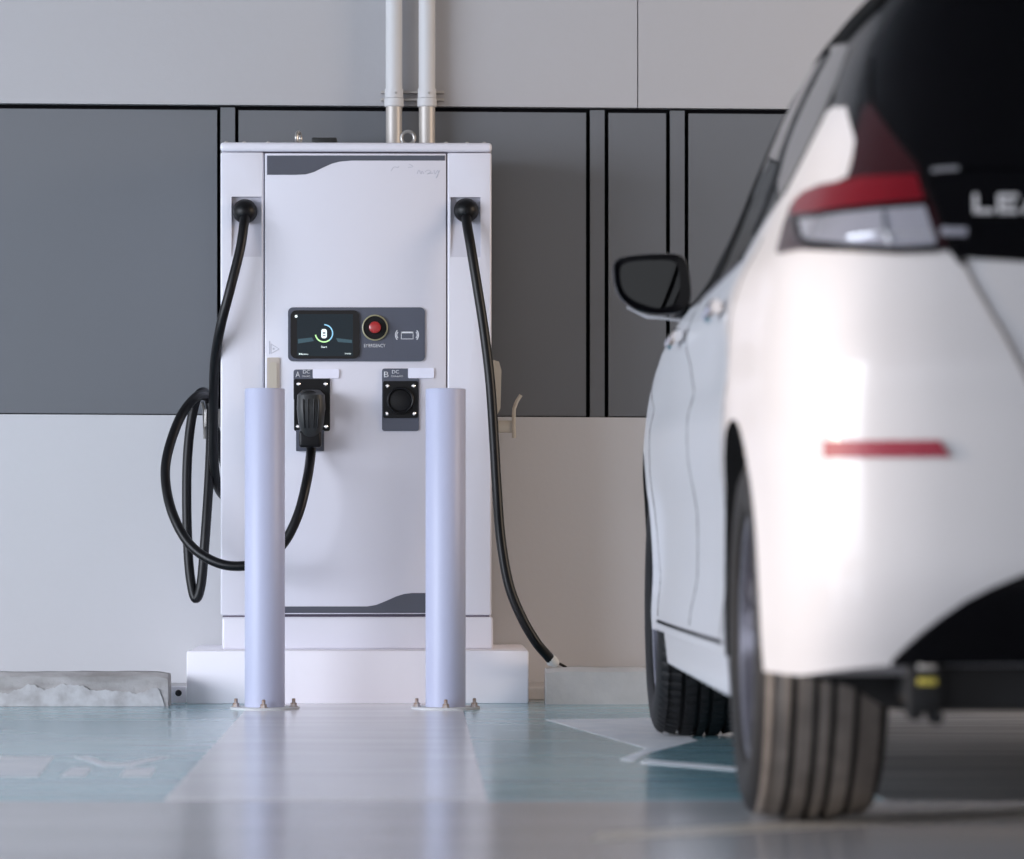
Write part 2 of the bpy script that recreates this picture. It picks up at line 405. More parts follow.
# control panel
cp = obj('control_panel', pprism(rrect(288, 307.3, 425, 361.3, 5), f-.006, f), M['panelg'], ch, sm=False)
g = f-.006
obj('screen', pprism(rrect(290.5, 310.3, 359.5, 358.5, 6), g-.006, g), M['screen'], cp, sm=False)
g2 = g-.006
sc = obj('display', pprism([(297, 314), (353, 314), (353, 356), (297, 356)], g2-.0006, g2), M['display'], cp, sm=False)
g3 = g2-.0006
def arc(cx, cy, r, a0, a1, w, n=24):
    o = [(cx+(r+w/2)*math.cos(math.radians(a0+(a1-a0)*k/n)), cy-(r+w/2)*math.sin(math.radians(a0+(a1-a0)*k/n))) for k in range(n+1)]
    i = [(cx+(r-w/2)*math.cos(math.radians(a0+(a1-a0)*k/n)), cy-(r-w/2)*math.sin(math.radians(a0+(a1-a0)*k/n))) for k in range(n, -1, -1)]
    return o+i
for pp in ([(298, 339), (312, 337.5), (314, 341), (298, 343.5)], [(336, 338), (352, 340), (352, 343), (338, 342)]):
    obj('horizon_glow', pprism(pp, g3-.0003, g3), M['disp_mid'], cp, sm=False)
obj('blue_ring', pprism(arc(324, 333.3, 8.6, -50, 88, 1.2), g3-.0006, g3), M['ui_blue'], cp, sm=False)
obj('green_ring', pprism(arc(324, 333.3, 8.6, 190, 310, 1.3), g3-.0006, g3), M['ui_green'], cp, sm=False)
bm = bmesh.new(); pprism(rrect(321.3, 329, 326.8, 338.3, 2), g3-.0006, g3, bm)
obj('car_icon', bm, M['ui_white'], cp, sm=False)
bm = bmesh.new(); pprism(rrect(322.6, 332.3, 325.6, 333.6, .5), g3-.0009, g3-.0006, bm); pprism(rrect(322.6, 335, 325.6, 335.8, .3), g3-.0009, g3-.0006, bm)
obj('car_icon_windows', bm, M['display'], cp, sm=False)
text('display_caption', 'Start', 321, 327, 346.8, g3, M['ui_white'], cp, 2.0, .0004)
text('display_caption', 'Menu', 299, 308, 354, g3, M['ui_white'], cp, 1.8, .0004)
text('display_caption', 'Help', 345, 351, 353.8, g3, M['ui_white'], cp, 1.8, .0004)
obj('status_light', lathe([(.0045, 0), (.003, .0015)], R(296.3, 316.3, g2), (0, -1, 0), 16), M['ui_white'], cp)
c0 = R(375, 327.8, g)
rg = obj('emergency_ring', lathe([(.0385, 0), (.0385, .008), (.035, .010), (.0345, .004), (.020, .0015)], c0, (0, -1, 0), 48), M['ringy'], cp)
obj('ring_well', lathe([(.0345, .004), (.0345, .0045), (.018, .0045)], c0, (0, -1, 0), 40), M['plastic'], rg)
obj('emergency_button', lathe([(.014, .004), (.014, .018), (.0165, .021), (.018, .027), (.0165, .032), (.010, .0345)], c0, (0, -1, 0), 40), M['red'], cp)
text('emergency_lettering', 'EMERGENCY', 364, 385.5, 345.6, g, M['printw'], cp, 3.4)
bm = bmesh.new()
pprism(arc(401, 335, 4.2, 135, 225, .9), g-.0006, g, bm); pprism(arc(402.5, 335, 7.0, 138, 222, 1.0), g-.0006, g, bm)
pprism(arc(413, 335, 4.2, -45, 45, .9), g-.0006, g, bm); pprism(arc(411.5, 335, 7.0, -42, 42, 1.0), g-.0006, g, bm)
for r_ in ((401, 331.6, 413.4, 333.2), (401, 331.6, 401.6, 339.2), (412.8, 331.6, 413.4, 339.2), (401, 338.6, 413.4, 339.2)):
    pprism([(r_[0], r_[1]), (r_[2], r_[1]), (r_[2], r_[3]), (r_[0], r_[3])], g-.0006, g, bm)
obj('card_reader_symbol', bm, M['printw'], cp, sm=False)
bm = bmesh.new()
for r_ in ((392.5, 315.5, 424, 316), (392.5, 315.5, 393, 357), (392.5, 356.5, 424, 357), (423.5, 315.5, 424, 357)):
    pprism([(r_[0], r_[1]), (r_[2], r_[1]), (r_[2], r_[3]), (r_[0], r_[3])], g-.0004, g, bm)
obj('card_reader_outline', bm, M['stripe'], cp, sm=False)
# sockets
def socket(x0, x1, y0, y1, lab, lx, sub, sxx, stk):
    sk = obj('socket_panel', pprism(rrect(x0, y0, x1, y1, 2.5), f-.005, f), M['panelg'], ch, sm=False)
    q = f-.005
    text('socket_letter', lab, lx, lx+4.6, 374.4, q, M['printw'], sk, 5.6)
    text('socket_lettering', 'DC', sxx, sxx+7, 371.8, q, M['printw'], sk, 3.4)
    text('socket_lettering', sub, sxx-1, sxx+11 if stk[0] > 400 else sxx+7, 376.2, q, M['printw'], sk, 1.8)
    o = obj('blank_sticker', pprism(rrect(stk[0], stk[1], stk[2], stk[3], 1.2), q-.0012, f), M['sticker'], sk, sm=False)
    return sk, q
def inlet(sk, q, x0, x1, y0, y1):
    obj('inlet_plate', pprism(rrect(x0, y0, x1, y1, 2), q-.004, q), M['plastic'], sk, sm=False)
    c = R((x0+x1)/2, (y0+y1)/2+1, q-.004)
    obj('inlet_collar', lathe([(.041, 0), (.041, .012), (.037, .015), (.034, .014), (.033, .002), (.030, .001)], c, (0, -1, 0), 40), M['plastic'], sk)
    obj('inlet_face', lathe([(.033, .001), (.033, .006), (.030, .007)], c, (0, -1, 0), 32), M['rubber'], sk)
    for dx, dz in ((-.013, .008), (.013, .008), (0, -.012)):
        lathe([(.008, .006), (.008, .010), (.005, .010), (.005, .006)], c+Vector((dx, 0, dz)), (0, -1, 0), 16)
    for sx_, sy_ in ((x0+4.5, y0+5), (x1-4.5, y0+5), (x0+4, y1-4.5), (x1-4, y1-4.5)):
        obj('screw', lathe([(.0058, 0), (.0058, .003), (.0035, .0048)], R(sx_, sy_, q-.004), (0, -1, 0), 16), M['chrome'], sk)
skA, q = socket(293.5, 330, 369.5, 378.9+22, 'A', 295.5, 'CHAdeMO', 303, (312.7, 369, 339, 378.3))
inlet(skA, q, 294, 330, 379, 431)
skB, q = socket(382, 419, 368.5, 431, 'B', 384, 'CHAdeMO', 392, (408, 368, 434, 378.2))
inlet(skB, q, 383, 418, 381, 418)
obj('lower_bracket', pprism([(296, 430), (324, 430), (324, 451), (296, 451)], f-.016, f), M['panelg'], ch, sm=False)
# recessed cable outlet knobs
def knob(px, py):
    c = R(px, py, CY+.02)
    k = obj('cable_gland', lathe([(.016, -.012), (.026, -.004), (.034, .008), (.0368, .022), (.034, .036), (.026, .048), (.014, .056), (.003, .0585)], c, (0, -1, 0), 40), M['plastic'], ch)
    return c+Vector((0, -.03, 0))
kL = knob(245.3, 212); kR = knob(466, 211)
# latch on the door + warning mark
lt = obj('latch_plate', pprism(rrect(267, 357.5, 279.5, 392, 1.2), f-.005, f), M['latch'], ch, sm=False)
obj('latch_lever', pprism(rrect(269, 362, 277, 391, 3.6), f-.012, f-.005), M['beige'], lt)
bm = bmesh.new(); pprism([(269, 341), (270.2, 341), (270.2, 354), (269, 354)], f-.0006, f, bm)
t3 = [(271, 344), (271, 353.5), (279, 349)]
for i in range(3):
    (xa, ya), (xb, yb) = t3[i], t3[(i+1) % 3]
    tube([R(xa, ya, f-.0004), R(xb, yb, f-.0004)], .0009, 6, bm)
lathe([(.003, 0), (.003, .0008)], R(273.5, 348.8, f), (0, -1, 0), 12, bm)
obj('warning_mark', bm, M['printg'], ch, sm=False)
# eyebolts, screws, vent box on the roof
zt2 = cz(142.6)
def eye(px, Y, ang, r=.018):
    x = R(px, 134, Y).x; bm = bmesh.new(); u = Vector((math.cos(ang), math.sin(ang), 0))
    c = Vector((x, Y, zt2+r+.008))
    tube([c+(u*math.cos(t*2*PI/24)+Vector((0, 0, 1))*math.sin(t*2*PI/24))*r for t in range(24)], .0055, 10, bm, closed=True)
    lathe([(.012, 0), (.012, .006), (.007, .009)], (x, Y, zt2), (0, 0, 1), 16, bm)
    return obj('eyebolt', bm, M['steel'], ch)
eye(298.5, 11.32, 1.25); eye(408, 11.32, .05, .0195)
for px in (244, 467, 268, 446, 484, 226):
    bm = lathe([(.006, 0), (.006, .005), (.003, .008)], (R(px, 141, 11.24).x, 11.24, zt2), (0, 0, 1), 12)
    obj('cap_screw', bm, M['steel'], ch)
vb = obj('roof_box', B((R(312, 130, 11.5).x, 11.45, zt2), (R(337, 130, 11.5).x, 11.55, zt2+.042), .004), M['plasticg'], ch)
# side fittings (right)
s = 11.36
bm = bmesh.new(); a_ = R(493, 360, s); b_ = R(501, 411, s); x1r = X1-.006
prism([(x1r, s, R(0, 358, s).z), (R(499, 0, s).x, s, R(0, 361, s).z), (R(501.5, 0, s).x, s, R(0, 370, s).z), (R(500.5, 0, s).x, s, R(0, 408, s).z), (R(498, 0, s).x, s, R(0, 413, s).z), (x1r, s, R(0, 414, s).z)], (0, .05, 0), bm)
obj('side_lock', bm, M['beige'], ch, sm=False)
bm = bmesh.new(); z0_, z1_ = R(0, 432, s).z, R(0, 420, s).z
box(bm, (x1r, s+.02, z0_), (R(513.5, 0, s).x, s+.05, z1_), .003)
tube([R(514, 438, s+.02), R(513.6, 424, s+.02), R(514, 409, s+.02), R(517, 401, s+.02), R(521, 395, s+.02)], .0058, 10, bm)
obj('cable_hook', bm, M['beige'], ch)
# left hook
s2 = 11.40; HL = R(207, 395, s2)
bm = bmesh.new(); xl = X0+.012
box(bm, (R(204.5, 0, s2).x, s2-.012, R(0, 427, s2).z), (xl, s2+.012, R(0, 409, s2).z), .002)
tube([R(205, 439, s2), R(204.5, 425, s2), R(204, 409, s2), R(202, 402, s2)], .005, 10, bm)
obj('cable_hook', bm, M['steel'], ch)
# connector plugged into socket A
pl = obj('connector', lathe([(.036, 0), (.038, .03), (.036, .06), (.034, .09)], R(311, 403, f-.01), (0, -1, 0), 36), M['plastic'], ch)
hs = [((311, 390), f-.045, .026, .03), ((311, 395), f-.085, .0405, .037), ((311, 408), f-.095, .042, .036), ((311, 422), f-.09, .038, .032), ((311, 434), f-.08, .030, .027), ((311, 441), f-.07, .022, .021)]
bm = bmesh.new(); rings = []
for (p, Y, rx, ry) in hs:
    c = R(p[0], p[1], Y); n = 28
    rings.append([bm.verts.new(c+Vector((rx*math.copysign(abs(math.cos(2*PI*k/n))**.7, math.cos(2*PI*k/n)), ry*math.sin(2*PI*k/n)*(.75 if math.sin(2*PI*k/n) > 0 else 1), 0))) for k in range(n)])
for a_, b_ in zip(rings, rings[1:]):
    for k in range(28): bm.faces.new((a_[k], a_[(k+1) % 28], b_[(k+1) % 28], b_[k]))
bm.faces.new(rings[0]); bm.faces.new(rings[-1])
obj('grip', bm, M['plasticg'], pl)
for dx in (-8, -3, 3, 8):
    obj('grip_rib', tube([R(311+dx, 399, f-.128), R(311+dx*.95, 410, f-.131), R(311+dx*.8, 428, f-.115)], .0022, 8), M['plastic'], pl)
obj('release_lever', B((R(300, 0, f).x, f-.10, R(0, 448, f).z), (R(322, 0, f).x, f-.03, R(0, 431, f).z), .008, 3), M['plastic'], pl)
# cables (parts of the station)
def cable(pts, r, name='cable'):
    P = crom([R(x, y, Y) for x, y, Y in pts], 10)
    # even spacing
    return obj(name, tube(P, r, 16), M['rubber'], ch, ang=60)
gy = kL.y
cable([(245.3, 214, gy), (244, 224, 11.15), (240, 250, 11.13), (230, 290, 11.12), (221, 325, 11.14), (215, 360, 11.2), (213.5, 400, 11.27), (213.5, 450, 11.32), (216, 480, 11.36),
       (222, 494, 11.43), (229, 494, 11.50), (226, 470, 11.53), (214, 425, 11.5), (209, 400, 11.46), (203, 392, 11.42), (196, 400, 11.38), (190, 430, 11.37), (187, 470, 11.36), (187, 520, 11.35), (189.5, 570, 11.34), (195, 598, 11.33),
       (201, 585, 11.32), (205, 540, 11.32), (209, 480, 11.35), (211, 430, 11.38), (210, 403, 11.40), (205, 396, 11.37), (195, 398, 11.30), (180, 418, 11.24), (168, 452, 11.18), (165.5, 480, 11.14), (172, 512, 11.09), (187, 541, 11.05),
       (207, 558, 11.02), (232, 566, 11.0), (262, 562, 10.99), (283, 544, 10.99), (298, 515, 11.0), (307, 480, 11.04), (311, 452, f-.06), (311, 438, f-.07)], .0145)
cable([(466, 213, kR.y), (467, 224, 11.15), (470.5, 245, 11.12), (477, 285, 11.1), (484, 330, 11.09), (490, 380, 11.08), (493.5, 430, 11.07), (497, 490, 11.05), (501, 540, 11.02), (509, 585, 11.0),
       (522, 618, 10.99), (536, 642, 10.99), (546, 654, 11.01), (552, 661, 11.03)], .0148)
ce = R(552, 661, 11.03)
obj('white_tape', tube([R(549.5, 657, 11.02), R(552, 661, 11.03), R(556.5, 664, 11.04)], [.016, .0175, .012], 12), M['tape'], ch)
obj('cable_tip', tube(crom([R(553, 662, 11.03), R(559, 663.5, 11.04), R(566, 667.3, 11.05)], 6), .0042, 8), M['plastic'], ch)

# conduits
for k, (x0, x1) in enumerate(((385.5, 402.5), (418.5, 435.5))):
    s3 = 11.615; xc = R((x0+x1)/2, 0, s3).x; r = .0255
    pp = thing('conduit', (xc, s3, zt2), ('left' if k == 0 else 'right')+' of the two vertical grey conduits rising behind the charging station roof', 'pipe')
    zc, zd = R(0, 88, s3).z, R(0, 106, s3).z
    obj('upper_tube', cyl((xc, s3, zc), (xc, s3, 3.2), r, 32), M['pipe'], pp)
    obj('lower_tube', cyl((xc, s3, cz(160)), (xc, s3, zd), r*.98, 32), M['pipe2'], pp)
    zm = R(0, 97, s3).z
    obj('coupling', lathe([(.0275, 0), (.030, .003), (.030, (zm-zd)-.002), (.027, zm-zd)], (xc, s3, zd), (0, 0, 1), 32), M['pipe'], pp)
    obj('clamp', lathe([(.0285, 0), (.0285, zc-zm)], (xc, s3, zm), (0, 0, 1), 32), M['pipe'], pp)
    obj('coupling_screw', lathe([(.004, 0), (.003, .006)], (xc+.006, s3-.0275, (zm+zc)/2), (0, -1, 0), 10), M['steel'], pp)
s3 = 11.642
bm = bmesh.new(); box(bm, (R(381, 0, s3).x, s3, R(0, 92, s3).z), (R(444, 0, s3).x, s3+.024, R(0, 89.5, s3).z), .001); box(bm, (R(381, 0, s3).x, s3, R(0, 99.5, s3).z), (R(444, 0, s3).x, s3+.024, R(0, 97, s3).z), .001)
tag(obj('strut_rail', bm, M['pipe2'], sm=False), 'short steel strut rail holding the two conduits on the wall', 'bracket')

# ================================================================== BOLLARDS
BY = 10.73
def bollard(px, label):
    c = R(px, 600, BY); x = c.x
    r = thing('bollard', (x, BY, 0), label, 'bollard', 'bollards in front of the charging station')
    h = R(0, 388.3, BY).z
    obj('post', lathe([(.0572, .008), (.0572, h-.004), (.0555, h-.0005), (.052, h)], (x, BY, 0), (0, 0, 1), 64), M['bollard'], r)
    obj('base_plate', lathe([(.0985, 0), (.0985, .007), (.097, .008)], (x, BY, 0), (0, 0, 1), 56), M['pipe'], r)
    for k in range(4):
        a_ = math.radians(-90+90*k); bx, by = x+.082*math.cos(a_), BY+.082*math.sin(a_)
        n_ = obj('anchor_nut', lathe([(.0125, .008), (.0125, .010), (.0095, .010), (.0095, .018), (.008, .019)], (bx, by, 0), (0, 0, 1), 6), M['rust'], r, ang=20)
        obj('bolt_end', lathe([(.0052, .017), (.0052, .030), (.004, .0315)], (bx, by, 0), (0, 0, 1), 12), M['rust'], n_)
bollard(264.8, 'left pale lavender steel bollard, standing in front of the plugged-in connector side of the charger')
bollard(445.6, 'right pale lavender steel bollard, standing below the empty socket side of the charger')

# ================================================================== CAR
RAX = Vector((1.448, 6.649, 0))          # rear axle centre on the floor; car points along +y
L0 = .85
car = thing('car', RAX, 'pearl white hatchback with black roof parked at the right, seen from behind', 'car')
ZT = [(.275, .055, 4.36, .888), (.35, .02, 4.43, .892), (.45, .0, 4.47, .893), (.55, .0, 4.49, .893), (.65, .003, 4.49, .896), (.75, .012, 4.45, .896),
      (.85, .03, 4.34, .890), (.92, .042, 4.14, .879), (.98, .055, 3.85, .860), (1.02, .07, 3.50, .838), (1.06, .09, 3.24, .820), (1.15, .15, 3.03, .783),
      (1.25, .22, 2.80, .752), (1.35, .29, 2.55, .712), (1.43, .34, 2.30, .668), (1.49, .40, 2.02, .605), (1.52, .50, 1.80, .51), (1.535, .68, 1.60, .38), (1.54, .85, 1.45, .16)]
def ztab(z):
    T = ZT
    if z <= T[0][0]: return T[0][1:]
    if z >= T[-1][0]: return T[-1][1:]
    for i in range(len(T)-1):
        if z <= T[i+1][0]: break
    a, b = T[i], T[i+1]; h = b[0]-a[0]; t = (z-a[0])/h; out = []
    for k in (1, 2, 3):
        d = (b[k]-a[k])/h
        dm = (a[k]-T[i-1][k])/(a[0]-T[i-1][0]) if i else d
        dn = (T[i+2][k]-b[k])/(T[i+2][0]-b[0]) if i+2 < len(T) else d
        m0 = 0 if dm*d <= 0 else 2*dm*d/(dm+d); m1 = 0 if dn*d <= 0 else 2*dn*d/(dn+d)
        out.append(a[k]*(2*t**3-3*t*t+1)+m0*h*(t**3-2*t*t+t)+b[k]*(3*t*t-2*t**3)+m1*h*(t**3-t*t))
    return out
REAR = [(0, 0), (.2, .003), (.4, .012), (.54, .022), (.66, .038), (.76, .062), (.85, .105), (.918, .18), (.962, .31), (.984, .50), (.993, .75), (1, 1.05)]
FRONT = [(1, 1.1), (.985, .8), (.965, .6), (.93, .42), (.87, .28), (.78, .16), (.62, .07), (.4, .025), (.2, .005), (0, 0)]
NR, NM, NF = len(REAR), 5, len(FRONT)
NT = NR+NM+NF-1                          # t runs 0..NT
def ctrl(z):
    r, f_, hw = ztab(z); L = f_-r; k = min(1, L/2.6)
    P = [(a*hw, r+b*k) for a, b in REAR]
    l0, l1 = P[-1][1], f_-FRONT[0][1]*k
    P += [(hw, l0+(l1-l0)*(i+1)/(NM+1)) for i in range(NM)]
    P += [(a*hw, f_-b*k) for a, b in FRONT]
    return P
_cc = {}
def ss(a, b, x): t = max(0, min(1, (x-a)/(b-a))); return t*t*(3-2*t)
def S2(t, z):
    """half outline of the car at height z: (lateral >= 0, length from the rear, z)"""
    key = round(z, 5)
    if key not in _cc: _cc[key] = ctrl(z)
    P = _cc[key]; t = max(0, min(NT, t)); i = min(int(t), NT-1); u = t-i
    def g(j):
        if j < 0: return (-P[-j][0], P[-j][1])
        if j > NT: return (-P[2*NT-j][0], P[2*NT-j][1])
        return P[j]
    a, b, c, d = g(i-1), g(i), g(i+1), g(i+2)
    o = [.5*((2*b[k])+(c[k]-a[k])*u+(2*a[k]-5*b[k]+4*c[k]-d[k])*u*u+(3*b[k]-a[k]-3*c[k]+d[k])*u**3) for k in (0, 1)]
    lat, l = o
    # body side sculpting
    door = ss(1.15, 1.5, l)*(1-ss(3.0, 3.3, l))
    lat -= .020*door*ss(.30, .42, z)*(1-ss(.52, .70, z))
    lat -= .016*ss(.95, 1.2, l)*(1-ss(1.5, 3.2, l))*(1-ss(.80, .95, z))
    lat -= .012*ss(.9, 1.6, l)*(1-ss(3.0, 3.6, l))*ss(.74, .80, z)*(1-ss(.86, .92, z))
    for lc in (.85, 3.55):
        lat += .008*(1-ss(.30, .46, math.hypot(l-lc, z-.32)))*(1 if z < .8 else 0)
    # rear bumper underside lifts toward the middle
    if z < .42:
        lift = .03*(1-ss(.04, .3, l))
        z = z+lift*(1-(z-.275)/.145)
    # crease across the rear bumper
    l += -.012*(1-ss(.0, .09, abs(z-.78)))*(1-ss(.05, .2, l)) if z < .9 else 0
    return (lat, l, z)
def SW(t, z, side=-1, off=0):
    a = S2(t, z); p = Vector((a[0]*side, a[1]-L0, a[2]))
    if off:
        e = .02
        p1 = Vector(S2(min(t+e, NT), z)); p0 = Vector(S2(max(t-e, 0), z)); q1 = Vector(S2(t, min(z+.004, 1.54))); q0 = Vector(S2(t, z-.004))
        n = (p1-p0).cross(q1-q0)
        n = n.normalized() if n.length > 1e-9 else Vector((0, -1, 0))
        c_ = Vector((0, 2.2, z)); m = Vector(a)
        if n.dot(m-c_) < 0: n = -n
        p += Vector((n.x*side, n.y, n.z))*off
    return RAX+p
def find_t(l, z):
    lo, hi = 0, NT
    for _ in range(34):
        m = (lo+hi)/2
        if S2(m, z)[1] < l: lo = m
        else: hi = m
    return (lo+hi)/2
# pixel -> (t, z) on the left rear of the car
GT = [i*.25 for i in range(int(NR*4)+20)]; GZ = [.28+i*.025 for i in range(50)]
grid = [(t, z, proj(SW(t, z))) for t in GT for z in GZ]
grid = [g_ for g_ in grid if g_[0] < NR+4]
def solve(px, py):
    best = None
    for t, z, q in grid:
        d = (q[0]-px)**2+(q[1]-py)**2
        if best is None or d < best[0]: best = (d, t, z)
    _, t, z = best
    for _ in range(14):
        q = proj(SW(t, z)); e0, e1 = px-q[0], py-q[1]
        if abs(e0)+abs(e1) < .05: break
        h = .01; qa = proj(SW(t+h, z)); qb = proj(SW(t, z+.002))
        a, c = (qa[0]-q[0])/h, (qa[1]-q[1])/h; b, d = (qb[0]-q[0])/.002, (qb[1]-q[1])/.002
        D = a*d-b*c
        if abs(D) < 1e-6: break
        dt = max(-.4, min(.4, (e0*d-e1*b)/D)); dz = max(-.03, min(.03, (a*e1-c*e0)/D))
        t = max(0, min(NT, t+dt)); z = max(.276, min(1.53, z+dz))
    return (t, z)
def dense(pp, step=8, closed=True):
    o = []
    for i in range(len(pp)-(0 if closed else 1)):
        (x0, y0), (x1, y1) = pp[i], pp[(i+1) % len(pp)]; n = max(1, int(math.hypot(x1-x0, y1-y0)/step))
        o += [(x0+(x1-x0)*k/n, y0+(y1-y0)*k/n) for k in range(n)]
    return o if closed else o+[pp[-1]]
def pix(pp, step=8, closed=True): return [solve(*p) for p in dense(pp, step, closed)]
def lz(pp, step=.06, closed=True): return [(find_t(l, z), z) for l, z in dense(pp, step, closed)]
def patch(name, poly, m, parent, off=.003, sides=(-1, 1), thick=.006, gt=.25, gz=.03, sm=True):
    bm = bmesh.new(); KT = .1
    vs = [bm.verts.new((t*KT, z, 0)) for t, z in poly]
    bm.faces.new(vs); bm.normal_update(); bmesh.ops.triangulate(bm, faces=bm.faces[:])
    ts = [p[0] for p in poly]; zs = [p[1] for p in poly]
    t = math.floor(min(ts)/gt)*gt
    while t < max(ts):
        bmesh.ops.bisect_plane(bm, geom=bm.verts[:]+bm.edges[:]+bm.faces[:], plane_co=(t*KT, 0, 0), plane_no=(1, 0, 0), dist=1e-6); t += gt
    z = math.floor(min(zs)/gz)*gz
    while z < max(zs):
        bmesh.ops.bisect_plane(bm, geom=bm.verts[:]+bm.edges[:]+bm.faces[:], plane_co=(0, z, 0), plane_no=(0, 1, 0), dist=1e-6); z += gz
    V = [(v.co.x/KT, v.co.y) for v in bm.verts]; bm.verts.index_update()
    Fs = [[v.index for v in f_.verts] for f_ in bm.faces]
    E = [(e.verts[0].index, e.verts[1].index) for e in bm.edges if len(e.link_faces) == 1]
    bm.free(); out = bmesh.new(); made = []; whole = min(ts) < 1e-6 or max(ts) > NT-1e-6
    for n_, s_ in enumerate(sides):
        top = [out.verts.new(SW(t_, z_, s_, off)) for t_, z_ in V]
        bot = {}
        for f_ in Fs:
            try: out.faces.new([top[i] for i in f_])
            except ValueError: pass
        for i, j in E:
            for k in (i, j):
                if k not in bot: bot[k] = out.verts.new(SW(V[k][0], V[k][1], s_, off-thick))
            if whole and (V[i][0] < 1e-6 or V[i][0] > NT-1e-6) and (V[j][0] < 1e-6 or V[j][0] > NT-1e-6): continue
            out.faces.new((top[i], top[j], bot[j], bot[i]))
        if not whole:
            made.append(obj(name, out, m, parent[n_] if isinstance(parent, list) else parent, sm=sm, ang=50)); out = bmesh.new()
    if whole: return obj(name, out, m, parent, sm=sm, ang=50)
    out.free(); return made
ZR = 1.236                                # the roof half starts here
def slab(z0, z1, nz, bottom=None):
    bm = bmesh.new(); rows = []
    ts = [i*.25 for i in range(NT*4+1)]
    for k in range(nz+1):
        z = z0+(z1-z0)*k/nz
        if z1 > 1.5: z = z0+(z1-z0)*(1-(1-k/nz)**1.7)
        left = [SW(t, z, -1) for t in ts]; right = [SW(t, z, 1) for t in ts[1:-1]][::-1]
        rows.append([bm.verts.new(p) for p in left+right])
    n = len(rows[0])
    for a, b in zip(rows, rows[1:]):
        for k in range(n): bm.faces.new((a[k], a[(k+1) % n], b[(k+1) % n], b[k]))
    for rr in (rows[0], rows[-1]):        # caps as bands across the car
        m_ = len(ts)
        for k in range(m_-1):
            l0_, l1_ = rr[k], rr[k+1]; r0_ = rr[(n-k) % n]; r1_ = rr[n-k-1] if k+1 < m_-1 else rr[k+1]
            f_ = [l0_, l1_, r1_, r0_]; f_ = [v for i, v in enumerate(f_) if v not in f_[:i]]
            if len(f_) > 2: bm.faces.new(f_)
    return bm
body = obj('body', slab(.275, ZR, 34), M['car'], car)
body.data.materials.append(M['under'])
cuts = []
for ly in (.85, 3.55):
    for s_ in (-1, 1):
        r = .372
        c_ = obj('cut', cyl(RAX+Vector((s_*.60, ly-L0, .335)), RAX+Vector((s_*1.0, ly-L0, .335)), r, 72), M['under'], None)
        cuts.append(c_)
bake_diff(body, cuts, True)
roof = obj('roof', slab(ZR+.0005, 1.54, 16), M['roof'], car)
# arch lips
# glazing
side_glass = patch('side_window', lz([(3.38, 1.035), (3.05, 1.15), (2.72, 1.27), (2.35, 1.385), (2.0, 1.425), (1.4, 1.425), (1.1, 1.40)], closed=False)+pix([(851, 47), (840, 80), (825, 115), (800, 165), (786, 192)], closed=False)+lz([(1.3, 1.03), (2.2, 1.005)], closed=False), M['glass_side'], car, .004, gt=.2)
def strip(name, path, wd, m, off=.007, sides=(-1, 1), parent=None, mode='lz', r=None):
    """thin raised line following (l, z) or pixel path"""
    made = []
    for n_, s_ in enumerate(sides):
        bm = bmesh.new()
        pts = [(find_t(l, z), z) for l, z in path] if mode == 'lz' else [solve(*p) for p in path]
        P = []
        for (t0, z0), (t1, z1) in zip(pts, pts[1:]):
            for k in range(6): P.append((t0+(t1-t0)*k/6, z0+(z1-z0)*k/6))
        P.append(pts[-1])
        tube([SW(t, z, s_, off) for t, z in P], wd, 8, bm)
        made.append(obj(name, bm, m, parent[n_] if isinstance(parent, list) else (parent or car)))
    return made
patch('roof_side_moulding', lz([(3.40, 1.045), (3.05, 1.155), (2.72, 1.277), (2.35, 1.392), (2.0, 1.430), (1.1, 1.405), (.84, 1.375), (.60, 1.40), (.56, 1.445), (.9, 1.475), (1.5, 1.488), (2.0, 1.483), (2.35, 1.445), (2.75, 1.34), (3.1, 1.215), (3.42, 1.085)]), M['matte'], car, .006, gt=.2, gz=.02)
patch('window_pillar', lz([(1.84, 1.012), (1.74, 1.425), (2.06, 1.42), (2.16, 1.012)]), M['matte'], car, .006, gt=.2)
strip('window_pillar', [(1.22, 1.06), (1.12, 1.39)], .012, M['gloss'], -.003)
strip('belt_moulding', [(1.3, 1.022), (2.2, .998), (3.40, 1.03)], .006, M['gloss'], .001)
# windscreen
patch('windscreen', lz([(3.42, 1.03), (3.1, 1.15), (2.78, 1.27), (2.45, 1.38), (2.30, 1.42)], closed=False)+[(NT, 1.42), (NT, 1.03)], M['glass'], car, .003)
# black quarter trim behind the window up to the hatch, around the lamp's top
patch('quarter_trim', pix([(847, 106), (838, 108), (836, 92), (852, 47), (870, 44), (884, 30), (876, 60), (875, 103), (900, 142), (922, 175), (905, 180), (862, 184), (858, 165), (856, 140)]), M['gloss'], car, .003)
# hatch (black upper garnish, rear window) and white lower hatch gap
cl = 1334
hatch = patch('hatch_garnish', pix([(876, 104), (876, 62), (884, 34), (900, 10)], closed=False)+[(6.2, 1.49), (0, 1.505)]+pix([(cl, 262), (1100, 262), (1024, 262), (962, 258), (940, 222), (920, 166), (900, 142)], closed=False), M['gloss'], car, .006, gt=.125, gz=.012)
patch('rear_window', pix([(906, 40), (904, 84), (914, 130), (926, 166)], closed=False)+[(solve(940, 172)[0], solve(940, 172)[1]), (0, solve(1200, 172)[1]), (0, 1.45), (solve(920, 20)[0], 1.45)], M['glass'], hatch, .010, gt=.125, gz=.012)
strip('garnish_glint', [(934, 176), (942, 175), (960, 174)], .005, M['chrome'], .014, parent=hatch, mode='pix')  # chrome strip standing in for a bright reflection on the handle garnish
strip('garnish_glint', [(942, 233), (952, 234), (968, 234)], .008, M['lens_clear'], .010, parent=hatch, mode='pix')  # second strip in place of a reflection, lower on the garnish
strip('hatch_gap', [(874, 60), (874, 104), (897, 139), (920, 166), (938, 212), (950, 246), (964, 264)], .006, M['black'], .001, mode='pix')
